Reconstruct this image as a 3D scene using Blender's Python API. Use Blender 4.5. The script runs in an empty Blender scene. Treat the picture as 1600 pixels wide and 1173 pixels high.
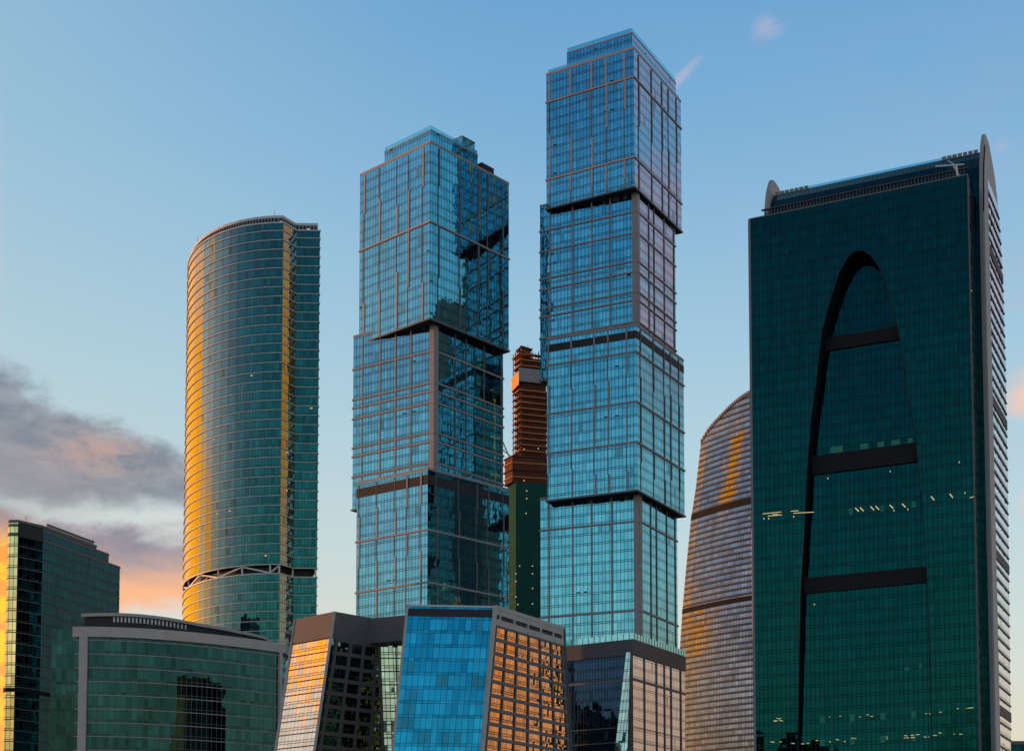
import bpy, math, random
from mathutils import Vector
random.seed(7)
C = bpy.context.scene
R = math.radians
COL = C.collection

# ------------------------------------------------------------------ camera
# level-ish architectural shift lens, seen from across a river
F, PX, PY, CZ, PIT = 2400.0, 800.0, 1252.0, 10.0, R(4.0)
cp, sp_ = math.cos(PIT), math.sin(PIT)
cd = bpy.data.cameras.new('camera'); cam = bpy.data.objects.new('camera', cd); COL.objects.link(cam)
cd.sensor_fit = 'HORIZONTAL'; cd.sensor_width = 36; cd.lens = 36*F/1600
cd.shift_y = (PY-586.5)/1600; cd.clip_end = 60000; cd.clip_start = .5
cam.location = (0, 0, CZ); cam.rotation_euler = (math.pi/2+PIT, 0, 0)
C.camera = cam
C.render.resolution_x = 1024; C.render.resolution_y = 750
C.view_settings.view_transform = 'Standard'; C.view_settings.look = 'None'
C.view_settings.exposure = 0; C.view_settings.gamma = 1
C.cycles.max_bounces = 8; C.cycles.glossy_bounces = 5

SUN_AZ, SUN_EL = -67.0, 6.0

# ------------------------------------------------------------------ node maths helper
class E:
    """a socket that can be used in arithmetic"""
    def __init__(s, nt, k): s.nt, s.k = nt, k
    def op(s, o, *a):
        n = s.nt.nodes.new('ShaderNodeMath'); n.operation = o
        for i, x in enumerate((s,)+a):
            if isinstance(x, E): s.nt.links.new(x.k, n.inputs[i])
            else: n.inputs[i].default_value = x
        return E(s.nt, n.outputs[0])
    def __add__(s, b): return s.op('ADD', b)
    __radd__ = __add__
    def __sub__(s, b): return s.op('SUBTRACT', b)
    def __rsub__(s, b): return (s*-1)+b
    def __mul__(s, b): return s.op('MULTIPLY', b)
    __rmul__ = __mul__
    def __truediv__(s, b): return s.op('DIVIDE', b)
    def lt(s, b): return s.op('LESS_THAN', b)
    def gt(s, b): return s.op('GREATER_THAN', b)
    def floor(s): return s.op('FLOOR')
    def fract(s): return s.op('FRACT')
    def abs(s): return s.op('ABSOLUTE')
    def exp(s): return s.op('EXPONENT')
    def mx(s, b): return s.op('MAXIMUM', b)
    def mn(s, b): return s.op('MINIMUM', b)
    def clamp(s): return s.mx(0.0).mn(1.0)
def smooth(x, a, b):
    n = x.nt.nodes.new('ShaderNodeMapRange'); n.interpolation_type = 'SMOOTHSTEP'
    x.nt.links.new(x.k, n.inputs[0]); n.inputs[1].default_value = a; n.inputs[2].default_value = b
    return E(x.nt, n.outputs[0])
def mixc(nt, f, a, b, mode='MIX'):
    n = nt.nodes.new('ShaderNodeMix'); n.data_type = 'RGBA'; n.blend_type = mode
    for i, x in ((0, f), (6, a), (7, b)):
        if isinstance(x, E): nt.links.new(x.k, n.inputs[i])
        elif isinstance(x, tuple): n.inputs[i].default_value = (*x, 1)
        else: n.inputs[i].default_value = x
    return E(nt, n.outputs[2])
def ramp(nt, f, pts):
    n = nt.nodes.new('ShaderNodeValToRGB'); nt.links.new(f.k, n.inputs[0])
    cr = n.color_ramp
    while len(cr.elements) < len(pts): cr.elements.new(.5)
    for e, (p, c) in zip(cr.elements, pts): e.position = p; e.color = (*c, 1)
    return E(nt, n.outputs[0])
def comb(nt, x, y, z=0.0):
    n = nt.nodes.new('ShaderNodeCombineXYZ')
    for i, a in enumerate((x, y, z)):
        if isinstance(a, E): nt.links.new(a.k, n.inputs[i])
        else: n.inputs[i].default_value = a
    return E(nt, n.outputs[0])
def noise(nt, v, scale, detail=2, rough=.5, dist=0, col=False):
    n = nt.nodes.new('ShaderNodeTexNoise'); nt.links.new(v.k, n.inputs['Vector'])
    n.inputs['Scale'].default_value = scale; n.inputs['Detail'].default_value = detail
    n.inputs['Roughness'].default_value = rough; n.inputs['Distortion'].default_value = dist
    return E(nt, n.outputs[1 if col else 0])

# ------------------------------------------------------------------ world: dusk sky with clouds
w = bpy.data.worlds.new('World'); C.world = w; w.use_nodes = True
nt = w.node_tree; nt.nodes.clear()
tc = nt.nodes.new('ShaderNodeTexCoord'); sx = nt.nodes.new('ShaderNodeSeparateXYZ')
nt.links.new(tc.outputs['Generated'], sx.inputs[0])
dx, dy, dz = (E(nt, sx.outputs[i]) for i in range(3))
el = dz.op('ARCSINE')*57.2958
az = dx.op('ARCTAN2', dy)*57.2958
def gauss(a0, e0, sa, se):
    d = (az-a0).abs(); d = d.mn(360-d)
    a = d/sa; e = (el-e0)/se
    return ((a*a+e*e)*-1.0).exp()
base = ramp(nt, (el/90.0).clamp(), [
    (0.0, (.92, .66, .38)), (.05, (.90, .80, .58)), (.10, (.74, .83, .78)), (.155, (.57, .78, .85)),
    (.22, (.41, .67, .84)), (.30, (.235, .50, .78)), (.38, (.13, .37, .70)), (1.0, (.03, .12, .34))])
base = mixc(nt, smooth(az, 2.0, -26.0)*smooth(az, -100, -60)*.45, base, (.50, .72, .78))
# the sky opposite the sunset is dimmer
back = smooth((az-98.0).abs().mn(360.0-(az-98.0).abs()), 100.0, 20.0)
back2 = gauss(175, 20, 75, 60)
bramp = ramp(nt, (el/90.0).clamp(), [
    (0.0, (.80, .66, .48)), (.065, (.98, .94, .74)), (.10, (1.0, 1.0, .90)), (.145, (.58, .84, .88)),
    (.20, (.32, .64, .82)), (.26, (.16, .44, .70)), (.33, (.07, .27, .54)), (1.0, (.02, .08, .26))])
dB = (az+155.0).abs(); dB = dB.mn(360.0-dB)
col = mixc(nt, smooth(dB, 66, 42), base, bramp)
sky = nt.nodes.new('ShaderNodeTexSky'); sky.sky_type = 'NISHITA'; sky.sun_disc = False
sky.sun_elevation = R(SUN_EL); sky.sun_rotation = R(SUN_AZ); sky.air_density = 1.2; sky.dust_density = 1.5
nish = mixc(nt, 1.0, E(nt, sky.outputs[0]), (.10, .10, .10), 'MULTIPLY')
col = mixc(nt, .15, col, nish)
# sunset glow in the west
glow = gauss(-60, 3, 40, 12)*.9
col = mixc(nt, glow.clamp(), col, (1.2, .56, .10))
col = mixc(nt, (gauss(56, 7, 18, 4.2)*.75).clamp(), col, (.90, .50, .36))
n0 = noise(nt, comb(nt, az*.05, el*.16, 17.0), 2.6, 5, .6, .8)
col = mixc(nt, (gauss(50, 22, 22, 7)*smooth(n0, .36, .60)*.85).clamp(), col, (.66, .38, .46))
den = dz.mx(0.0)+.10
cx, cy = dx/den, dy/den
n1 = noise(nt, comb(nt, cx, cy, 3.1), .9, 7, .58, .3)
n2 = noise(nt, comb(nt, az*.06, el*.17, 1.7), 1.0, 6, .6, .5)
n3 = noise(nt, comb(nt, az*.05+el*.02, el*.16-az*.03, 7.0), 2.3, 5, .62, .8)
def layer(col, mask, colour): return mixc(nt, mask.clamp(), col, colour)
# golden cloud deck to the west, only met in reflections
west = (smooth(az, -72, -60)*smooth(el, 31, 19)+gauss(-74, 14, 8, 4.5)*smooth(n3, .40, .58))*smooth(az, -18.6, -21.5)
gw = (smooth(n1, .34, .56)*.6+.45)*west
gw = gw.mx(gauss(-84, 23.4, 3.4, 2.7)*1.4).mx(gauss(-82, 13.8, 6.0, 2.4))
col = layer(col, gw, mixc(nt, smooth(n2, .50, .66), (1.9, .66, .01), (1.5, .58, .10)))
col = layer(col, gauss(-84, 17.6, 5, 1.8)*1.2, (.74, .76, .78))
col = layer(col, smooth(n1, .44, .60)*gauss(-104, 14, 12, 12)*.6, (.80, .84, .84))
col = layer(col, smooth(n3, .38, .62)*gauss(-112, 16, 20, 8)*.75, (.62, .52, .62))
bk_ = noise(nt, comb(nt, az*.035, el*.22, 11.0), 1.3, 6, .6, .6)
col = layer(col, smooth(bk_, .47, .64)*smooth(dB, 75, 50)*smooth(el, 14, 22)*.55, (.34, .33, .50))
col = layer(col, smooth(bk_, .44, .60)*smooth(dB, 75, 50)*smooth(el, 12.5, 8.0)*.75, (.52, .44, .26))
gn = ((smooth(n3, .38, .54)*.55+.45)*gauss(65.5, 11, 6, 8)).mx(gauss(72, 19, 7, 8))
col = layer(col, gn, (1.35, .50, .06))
# scattered soft pink wisps high up
sa, se = az-6.5, el-29.1
al_, pe_ = (sa*.80+se*.60)/1.15, (se*.80-sa*.60)/.30
streak = ((al_*al_+pe_*pe_)*-1.0).exp()
wis = smooth(n3*.6+.2+streak*.30+gauss(9.7, 30.5, .8, .5)*.22+gauss(18.2, 25.9, .7, .5)*.24, .62, .84)*smooth(el, 20, 25)
col = layer(col, wis*.5, (.66, .52, .62))
# right hand pink clouds
rp = smooth(n2+gauss(18.9, 17.9, 1.3, 1.3)*.36+gauss(18.9, 14.4, 1.0, 1.3)*.34, .66, .88)
col = layer(col, rp*1.0*gauss(20, 16, 4, 5), (.95, .60, .46))
# layered bank on the left: grey tops, lit bellies, pale gaps
wrp = noise(nt, comb(nt, az*.16, el*.34, 4.0), 1.0, 8, .62, .4)
fine = noise(nt, comb(nt, az*.5, el*1.1, 6.0), 1.0, 6, .65, .3)
ew = el+(wrp-.5)*3.0+(fine-.5)*1.0
side = smooth(az, -8.5, -12.5)*smooth(az, -32, -22)
top1 = (az+18.4)*-.40+18.9
l1 = smooth(top1-ew, -.2, .7)*smooth(ew, 13.9, 15.0)*side
top2 = (az+18.4)*-.12+14.3
l2 = smooth(top2-ew, -.2, .7)*smooth(ew, 10.2, 11.4)*side
low = smooth(ew, 14.8, 13.0)*side
col = layer(col, low*.75, (.74, .74, .70))
col = layer(col, smooth(ew, 10.6, 9.0)*side*.7, (.95, .80, .58))
c1_ = mixc(nt, smooth(fine, .35, .65), (.19, .23, .29), (.30, .33, .38))
c1_ = mixc(nt, smooth(top1-ew, 1.2, 3.2)*.55, c1_, (.33, .29, .32))
c1_ = mixc(nt, (gauss(-15.3, 16.2, 1.9, .7)*smooth(fine, .3, .6)*.8).clamp(), c1_, (.58, .35, .29))
col = layer(col, l1*.93, c1_)
c2_ = mixc(nt, smooth(ew, 13.2, 11.3), mixc(nt, smooth(fine, .35, .65), (.25, .24, .30), (.36, .31, .35)), (1.0, .50, .25))
col = layer(col, l2*.93, c2_)
yel = smooth(az, -16.4, -17.8)*smooth(ew, 14.2, 12.2)*side
col = layer(col, yel*.95, mixc(nt, smooth(fine, .38, .60), (1.1, .40, .08), (1.2, .70, .04)))
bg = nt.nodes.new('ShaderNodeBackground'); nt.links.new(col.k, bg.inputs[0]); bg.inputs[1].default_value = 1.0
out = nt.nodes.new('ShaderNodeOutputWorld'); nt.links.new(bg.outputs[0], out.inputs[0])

# ------------------------------------------------------------------ sun, low in the west
sl = bpy.data.lights.new('sun', 'SUN'); sl.energy = 5.0; sl.angle = R(.5); sl.color = (1.0, .42, .13)
so = bpy.data.objects.new('sun', sl); COL.objects.link(so)
S = Vector((math.sin(R(SUN_AZ))*math.cos(R(SUN_EL)), math.cos(R(SUN_AZ))*math.cos(R(SUN_EL)), math.sin(R(SUN_EL))))
so.rotation_euler = S.to_track_quat('Z', 'Y').to_euler(); so.location = (-200, 100, 400)

# ------------------------------------------------------------------ surveying: photo point -> place
def slope(py):
    r = (PY-py)/F
    return (r*cp+sp_)/(cp-r*sp_)
def at_depth(px, py, Y):
    dz_ = Y*slope(py)
    return Vector(((px-PX)/F*(Y*cp+dz_*sp_), Y, CZ+dz_))
def at_level(px, py, z): return at_depth(px, py, (z-CZ)/slope(py))
def lev(pt, py): return CZ+pt[1]*slope(py)
def pxof(pt, z): return PX+F*pt[0]/(pt[1]*cp+(z-CZ)*sp_)
def frac(P, Q, z, px):
    a, b = 0.0, 1.0
    s = 1 if pxof(Q, z) > pxof(P, z) else -1
    for _ in range(40):
        m = (a+b)/2; pt = (P[0]+(Q[0]-P[0])*m, P[1]+(Q[1]-P[1])*m)
        if (pxof(pt, z)-px)*s < 0: a = m
        else: b = m
    return (a+b)/2

# ------------------------------------------------------------------ materials
def newmat(name):
    m = bpy.data.materials.new(name); m.use_nodes = True; m.node_tree.nodes.clear()
    return m, m.node_tree
def plain(name, c, rough=.6, metal=0.0, var=.18, scale=.35, emit=None, est=1.0):
    m, t = newmat(name)
    b = t.nodes.new('ShaderNodeBsdfPrincipled'); o = t.nodes.new('ShaderNodeOutputMaterial')
    t.links.new(b.outputs[0], o.inputs[0])
    g = t.nodes.new('ShaderNodeNewGeometry')
    n = noise(t, E(t, g.outputs['Position']), scale, 4, .6)
    f = (n-.5)*2*var+1.0
    cc = mixc(t, 1.0, c, comb(t, f, f, f), 'MULTIPLY')
    t.links.new(cc.k, b.inputs['Base Color'])
    b.inputs['Roughness'].default_value = rough; b.inputs['Metallic'].default_value = metal
    b.inputs['Specular IOR Level'].default_value = .12
    if emit:
        b.inputs['Emission Color'].default_value = (*emit, 1); b.inputs['Emission Strength'].default_value = est
    return m
def glass(name, tint, pw=1.35, fh=3.5, mw=.15, spn=.75, line=(.016, .02, .026), lh=.17, k1=.012, k2=.010, ks=.35,
          var=.22, blind=.06, vent=.006, rough=.02, spd=.88, lit=0.0, two=True, mid=True, graz=.9, gpow=2.4):
    """coated curtain wall: mullion grid, spandrels, panes each tilted a hair, some blinds and open vents"""
    m, t = newmat(name)
    uv = t.nodes.new('ShaderNodeUVMap'); s = t.nodes.new('ShaderNodeSeparateXYZ'); t.links.new(uv.outputs[0], s.inputs[0])
    u, v = E(t, s.outputs[0]), E(t, s.outputs[1])
    cu, cv_ = u/pw, v/fh
    iu, iv, fu, fv = cu.floor(), cv_.floor(), cu.fract(), cv_.fract()
    inspan = fv.lt(spn/fh)
    wn = t.nodes.new('ShaderNodeTexWhiteNoise'); wn.noise_dimensions = '3D'
    t.links.new(comb(t, iu, iv, inspan).k, wn.inputs['Vector'])
    hs = t.nodes.new('ShaderNodeSeparateXYZ'); t.links.new(wn.outputs['Color'], hs.inputs[0])
    h1, h2, h3 = (E(t, hs.outputs[i]) for i in range(3))
    wn2 = t.nodes.new('ShaderNodeTexWhiteNoise'); wn2.noise_dimensions = '3D'
    t.links.new(comb(t, (iu/3.0).floor(), iv, 9.0).k, wn2.inputs['Vector']); hb = E(t, wn2.outputs['Value'])
    lines = fu.lt(mw/pw).mx(fv.lt(lh/fh))
    if two: lines = lines.mx((fv-spn/fh).abs().lt(lh/fh*.5))
    # pane colour
    big = noise(t, comb(t, u*.02, v*.035, 2.0), 1.0, 3)
    stk = noise(t, comb(t, u*.45, v*.012, 5.0), 1.0, 4, .6)
    f = (h1-.5)*var+(hb-.5)*var*.6+(big-.5)*.35+(stk-.5)*.5+1.0
    f = f*(1.0-inspan*(1-spd))
    gc = mixc(t, 1.0, tint, comb(t, f, f, f), 'MULTIPLY')
    b = t.nodes.new('ShaderNodeBsdfPrincipled')
    b.inputs['Metallic'].default_value = 1.0; b.inputs['Roughness'].default_value = rough
    lw_ = t.nodes.new('ShaderNodeLayerWeight'); lw_.inputs[0].default_value = .5
    fz = E(t, lw_.outputs['Facing']).op('POWER', gpow)*graz
    gc = mixc(t, fz, gc, (.92, .94, .94))
    t.links.new(gc.k, b.inputs['Base Color'])
    # pane tilt and roller wave
    g = t.nodes.new('ShaderNodeNewGeometry')
    nz = noise(t, comb(t, u+h2*30, v+h3*30, 0.0), ks, 2, .5, 0, True)
    def vm(o, a, bb):
        n = t.nodes.new('ShaderNodeVectorMath'); n.operation = o
        for i, x in enumerate((a, bb)):
            if x is None: continue
            if isinstance(x, E): t.links.new(x.k, n.inputs[i])
            elif isinstance(x, tuple): n.inputs[i].default_value = x
            else: n.inputs[3].default_value = x
        return E(t, n.outputs[0])
    pt = vm('SCALE', vm('SUBTRACT', E(t, wn.outputs['Color']), (.5, .5, .5)), k1*2)
    wv = vm('SCALE', vm('SUBTRACT', nz, (.5, .5, .5)), k2*2)
    nn = vm('NORMALIZE', vm('ADD', E(t, g.outputs['Normal']), vm('ADD', pt, wv)), None)
    t.links.new(nn.k, b.inputs['Normal'])
    # blinds and interiors seen through
    dif = t.nodes.new('ShaderNodeBsdfDiffuse')
    bc = mixc(t, h3, (tint[0]*.25+.05, tint[1]*.25+.05, tint[2]*.22+.05), (tint[0]*.5+.10, tint[1]*.5+.10, tint[2]*.4+.08))
    t.links.new(bc.k, dif.inputs[0])
    isb = ((hb*.6+h2*.4).lt(blind*1.6))*(1-inspan)
    mb = t.nodes.new('ShaderNodeMixShader'); t.links.new((isb*.45).k, mb.inputs[0])
    t.links.new(b.outputs[0], mb.inputs[1]); t.links.new(dif.outputs[0], mb.inputs[2])
    last = mb
    # mullions
    fr = t.nodes.new('ShaderNodeBsdfPrincipled'); fr.inputs['Base Color'].default_value = (*line, 1); fr.inputs['Roughness'].default_value = .5; fr.inputs['Specular IOR Level'].default_value = .12
    ventm = h1.gt(1-vent)*fv.gt((spn+.15)/fh)*fv.lt((spn+.6)/fh)
    m2 = t.nodes.new('ShaderNodeMixShader'); t.links.new(lines.mx(ventm).k, m2.inputs[0])
    t.links.new(last.outputs[0], m2.inputs[1]); t.links.new(fr.outputs[0], m2.inputs[2])
    last = m2
    if lit:
        em = t.nodes.new('ShaderNodeEmission'); em.inputs[0].default_value = (1, .72, .28, 1); em.inputs[1].default_value = .55
        lm = h2.gt(1-lit)*fv.gt(.72)*fv.lt(.86)*fu.gt(.25)
        m3 = t.nodes.new('ShaderNodeMixShader'); t.links.new(lm.k, m3.inputs[0])
        t.links.new(last.outputs[0], m3.inputs[1]); t.links.new(em.outputs[0], m3.inputs[2]); last = m3
    o = t.nodes.new('ShaderNodeOutputMaterial'); t.links.new(last.outputs[0], o.inputs[0])
    return m
def clear(name, tint=(.35, .8, .85), a=.55):
    m, t = newmat(name)
    tr = t.nodes.new('ShaderNodeBsdfTransparent'); tr.inputs[0].default_value = (*[.6+.4*x for x in tint], 1)
    gl = t.nodes.new('ShaderNodeBsdfGlossy'); gl.inputs[0].default_value = (*tint, 1); gl.inputs['Roughness'].default_value = .05
    mi = t.nodes.new('ShaderNodeMixShader'); mi.inputs[0].default_value = a
    t.links.new(tr.outputs[0], mi.inputs[1]); t.links.new(gl.outputs[0], mi.inputs[2])
    o = t.nodes.new('ShaderNodeOutputMaterial'); t.links.new(mi.outputs[0], o.inputs[0])
    return m

M = dict(
    frame=plain('frame_metal', (.36, .31, .29), .5),
    frame_dark=plain('frame_metal_dark', (.17, .155, .15), .5),
    frame_light=plain('ledge_metal', (.62, .60, .58), .45),
    louvre=plain('louvre_panel', (.05, .042, .043), .55),
    soffit=plain('soffit_panel', (.03, .03, .035), .6),
    roof=plain('roof_membrane', (.16, .16, .16), .9),
    concrete=plain('raw_concrete', (.48, .17, .07), .85, 0, .35, .2),  # concrete colour carries the orange of low sun on the slab edges
    rust=plain('formwork_panel', (.10, .034, .022), .8, 0, .5, .3),
    tarp=plain('orange_tarp', (.75, .33, .08), .7, 0, .3, .25),
    sheet=plain('grey_sheeting', (.27, .24, .24), .8, 0, .2, .3),
    stone=plain('grey_cladding', (.47, .40, .35), .6),
    net=plain('green_netting_cloth', (.010, .065, .050), .9, 0, .35, .15),
    stone_dark=plain('charcoal_cladding', (.12, .105, .105), .55),
    brace=plain('white_steel', (.72, .68, .62), .5),
    dark_louvre=plain('dark_louvre', (.022, .018, .020), .6),
    black=plain('dark_void', (.012, .012, .014), .8),
    lamp=plain('lit_lamp', (.3, .25, .15), .5, emit=(1, .74, .32), est=.8),
    lampw=plain('lit_office', (.01, .06, .05), .5, emit=(.05, .40, .28), est=.12),
    rail=clear('railing_glass'),
    g_blue=glass('blue_glass', (.14, .46, .58), vent=.010),
    g_pink=glass('violet_glass', (.20, .38, .48), vent=.006),
    g_teal_flat=glass('pale_teal_glass', (.10, .44, .52), graz=.12, vent=.006),
    g_teal=glass('teal_glass', (.075, .40, .49), graz=.5, vent=.010, k2=.014, k1=.007),
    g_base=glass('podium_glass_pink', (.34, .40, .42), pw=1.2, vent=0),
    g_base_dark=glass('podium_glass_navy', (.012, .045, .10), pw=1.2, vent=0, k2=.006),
    g_round=glass('round_tower_glass', (.014, .105, .105), graz=1.0, gpow=1.7, var=.45, pw=1.35, fh=3.8, lh=.12, spn=1.0, k1=.010, k2=.006, lit=.006, mw=.13, vent=0, line=(.07, .08, .08)),
    g_left=glass('left_tower_glass', (.003, .046, .060), graz=.03, blind=.012, pw=1.5, fh=3.6, k1=.012, lit=.002, vent=0, line=(.02, .024, .026)),
    g_gold=glass('rounded_end_glass', (.80, .66, .30), pw=1.4, fh=3.6, lh=.2, k1=.012, vent=0),  # reflected sunset gold is put into the tint of the rounded end
    g_front=glass('low_block_glass', (.016, .064, .062), graz=.4, pw=1.55, fh=3.9, mw=.16, lh=.16, spn=1.0, k1=.004, k2=.012, lit=.003, vent=0, line=(.10, .11, .10), var=.5),
    g_sky=glass('sloping_blue_glass', (.04, .45, .56), pw=1.42, fh=3.45, spn=.75, lh=.09, mw=.09, k1=.015, blind=.16, vent=0, line=(.02, .03, .06), spd=.85, k2=.016, var=.4),
    g_goldface=glass('sloping_gold_glass', (.9, .78, .62), pw=1.5, fh=3.45, spn=.75, k1=.02, k2=.006, vent=0, blind=.0, line=(.10, .04, .03), mw=.10),  # part of the sunset gold this face reflects is painted into its tint
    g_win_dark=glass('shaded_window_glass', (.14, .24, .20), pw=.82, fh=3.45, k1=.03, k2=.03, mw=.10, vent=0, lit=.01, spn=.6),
    g_win=glass('window_glass', (.40, .22, .05), pw=.82, fh=3.45, k1=.03, k2=.03, var=.9, mw=.10, vent=0, lit=.004, spn=.6),  # gold of the sunset reflection is put into these panes' tint
    g_link=glass('link_glass', (.40, .60, .56), pw=1.2, fh=3.45, k1=.03, k2=.02, vent=0, spn=.7),
    g_green=glass('green_glass', (.003, .050, .052), graz=.1, pw=1.5, fh=3.9, mw=.18, lh=.16, spn=1.0, k1=.008, k2=.004, var=.16, blind=.008, vent=0, spd=.9, line=(.003, .022, .022)),
    g_side=glass('side_strip_glass', (.20, .19, .18), pw=1.5, fh=3.9, vent=0, k1=.03),
    g_sail=glass('sail_tower_glass', (.22, .24, .30), graz=.5, pw=2.1, fh=3.3, spn=1.05, spd=.32, lh=.3, k1=.012, k2=.012, vent=0, line=(.05, .038, .038), mw=.18, var=.4),
)

# ------------------------------------------------------------------ mesh helpers
class MB:
    def __init__(s): s.v, s.f, s.uv, s.mi, s.mats = [], [], [], [], []
    def mid(s, m):
        if m not in s.mats: s.mats.append(m)
        return s.mats.index(m)
    def face(s, pts, m, uv=None):
        b = len(s.v); s.v += [tuple(p) for p in pts]; s.f.append(tuple(range(b, b+len(pts))))
        s.uv += list(uv) if uv else [(p[0], p[1]) for p in pts]; s.mi.append(s.mid(m))
    def wall(s, P, Q, z0, z1, m, u0=0.0):
        L = math.hypot(Q[0]-P[0], Q[1]-P[1])
        s.face([(P[0], P[1], z0), (Q[0], Q[1], z0), (Q[0], Q[1], z1), (P[0], P[1], z1)], m,
               [(u0, z0), (u0+L, z0), (u0+L, z1), (u0, z1)])
        return u0+L
    def quad(s, a, b, c, d, m, u0=0.0):      # a,b bottom; c,d top (c above b)
        L = (Vector(b)-Vector(a)).length
        L2 = (Vector(c)-Vector(d)).length
        s.face([a, b, c, d], m, [(u0, a[2]), (u0+L, b[2]), (u0+L2, c[2]), (u0, d[2])])
    def box(s, o, X, Y, Z, m):               # corner o, three edge vectors
        o, X, Y, Z = map(Vector, (o, X, Y, Z))
        if X.cross(Y).dot(Z) < 0: o, X = o+X, -X
        p = [o, o+X, o+X+Y, o+Y, o+Z, o+X+Z, o+X+Y+Z, o+Y+Z]
        for f in ((0, 3, 2, 1), (4, 5, 6, 7), (0, 1, 5, 4), (1, 2, 6, 5), (2, 3, 7, 6), (3, 0, 4, 7)):
            s.face([p[i] for i in f], m)
    def bar(s, a, b, r, m):
        a, b = Vector(a), Vector(b); d = (b-a)
        up = Vector((0, 0, 1)) if abs(d.normalized().z) < .95 else Vector((1, 0, 0))
        x = d.cross(up).normalized()*r; y = x.cross(d).normalized()*r
        s.box(a-x-y, x*2, y*2, d, m)
    def ring(s, poly, z0, z1, o, m, i=0.0):  # band hugging a closed plan
        A, B = offs(poly, o), offs(poly, i); n = len(A)
        for k in range(n):
            j = (k+1) % n
            s.face([(*A[k], z0), (*A[j], z0), (*A[j], z1), (*A[k], z1)], m, [(0, z0), (1, z0), (1, z1), (0, z1)])
            s.face([(*A[k], z1), (*A[j], z1), (*B[j], z1), (*B[k], z1)], m)
            s.face([(*B[k], z0), (*B[j], z0), (*A[j], z0), (*A[k], z0)], m)
            s.face([(*B[j], z0), (*B[k], z0), (*B[k], z1), (*B[j], z1)], m)
    def cap(s, poly, z, m, up=True):
        p = [(x, y, z) for x, y in poly]
        s.face(p if up else p[::-1], m)
    def fin(s, P, Q, t, z0, z1, wd, dp, m, sink=.02):
        P, Q = Vector(P[:2]), Vector(Q[:2]); d = (Q-P).normalized(); n = Vector((d.y, -d.x))
        c = P+(Q-P)*t-d*wd/2-n*sink
        s.box((c.x, c.y, z0), (d.x*wd, d.y*wd, 0), (n.x*(dp+sink), n.y*(dp+sink), 0), (0, 0, z1-z0), m)
    def build(s, name, parent=None):
        me = bpy.data.meshes.new(name); me.from_pydata(s.v, [], s.f)
        for m in s.mats: me.materials.append(M[m] if isinstance(m, str) else m)
        me.polygons.foreach_set('material_index', s.mi)
        l = me.uv_layers.new(name='UVMap'); flat = [c for q in s.uv for c in q]; l.data.foreach_set('uv', flat)
        me.update()
        o = bpy.data.objects.new(name, me); COL.objects.link(o)
        if parent:
            o.parent = parent
            o.matrix_parent_inverse = parent_inv(parent)
        return o
def world_loc(o):
    v = Vector((0, 0, 0))
    while o: 
        v += Vector(o.location) if not o.get('_m') else Vector((0, 0, 0)); o = o.parent
    return v
from mathutils import Matrix
ROOTLOC = {}
def parent_inv(p):
    # parts are modelled in world metres; undo the root's offset once
    if p.type == 'EMPTY': return Matrix.Translation(-Vector(p.location))
    return Matrix.Identity(4)
def area(p): return sum(p[i][0]*p[(i+1) % len(p)][1]-p[(i+1) % len(p)][0]*p[i][1] for i in range(len(p)))/2
def offs(poly, o):
    if abs(o) < 1e-9: return [tuple(p) for p in poly]
    n = len(poly); r = []
    for k in range(n):
        a, b, c = Vector(poly[k-1]), Vector(poly[k]), Vector(poly[(k+1) % n])
        d1, d2 = (b-a).normalized(), (c-b).normalized()
        n1, n2 = Vector((d1.y, -d1.x)), Vector((d2.y, -d2.x))
        m = n1+n2; L = m.length
        if L < 1e-4: m = n1; q = 1
        else: m /= L; q = 1/max(.35, m.dot(n1))
        r.append(tuple(b+m*o*q))
    return r
def thing(name, label, cat, loc, group=None):
    o = bpy.data.objects.new(name, None); COL.objects.link(o); o.location = loc; o.empty_display_size = 5
    o['label'] = label; o['category'] = cat
    if group: o['group'] = group
    return o
def struct(name, mb):
    o = mb.build(name); o['kind'] = 'structure'; return o

# ------------------------------------------------------------------ setting: land and river
g = MB(); mat_ground = plain('ground_paving', (.16, .15, .135), .9, 0, .4, .02); M['ground'] = mat_ground
def sheet(mb, x0, y0, x1, y1, z, m): mb.face([(x0, y0, z), (x1, y0, z), (x1, y1, z), (x0, y1, z)], m)
sheet(g, -25000, -25000, 25000, 25000, -4.5, 'ground'); struct('ground', g)
g = MB(); M['quay'] = plain('quay_stone', (.30, .28, .26), .85, 0, .25, .4)
g.box((-3000, 215, -4.49), (6000, 0, 0), (0, 900, 0), (0, 0, 4.49), 'quay'); struct('pavement', g)
g = MB(); mw_, tw = newmat('river_water')
bw = tw.nodes.new('ShaderNodeBsdfPrincipled'); bw.inputs['Base Color'].default_value = (.02, .035, .035, 1); bw.inputs['Roughness'].default_value = .08
gw_ = tw.nodes.new('ShaderNodeNewGeometry'); nb = noise(tw, E(tw, gw_.outputs['Position']), .5, 4); bp = tw.nodes.new('ShaderNodeBump'); bp.inputs['Strength'].default_value = .4
tw.links.new(nb.k, bp.inputs['Height']); tw.links.new(bp.outputs[0], bw.inputs['Normal']); ow = tw.nodes.new('ShaderNodeOutputMaterial'); tw.links.new(bw.outputs[0], ow.inputs[0]); M['water'] = mw_
sheet(g, -6000, 30, 6000, 214.9, -4.2, 'water'); struct('river', g)
g = MB(); M['asphalt'] = plain('asphalt', (.05, .05, .052), .85, 0, .2, .5)
sheet(g, -3000, 225, 3000, 243, .02, 'asphalt'); struct('road', g)

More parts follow.
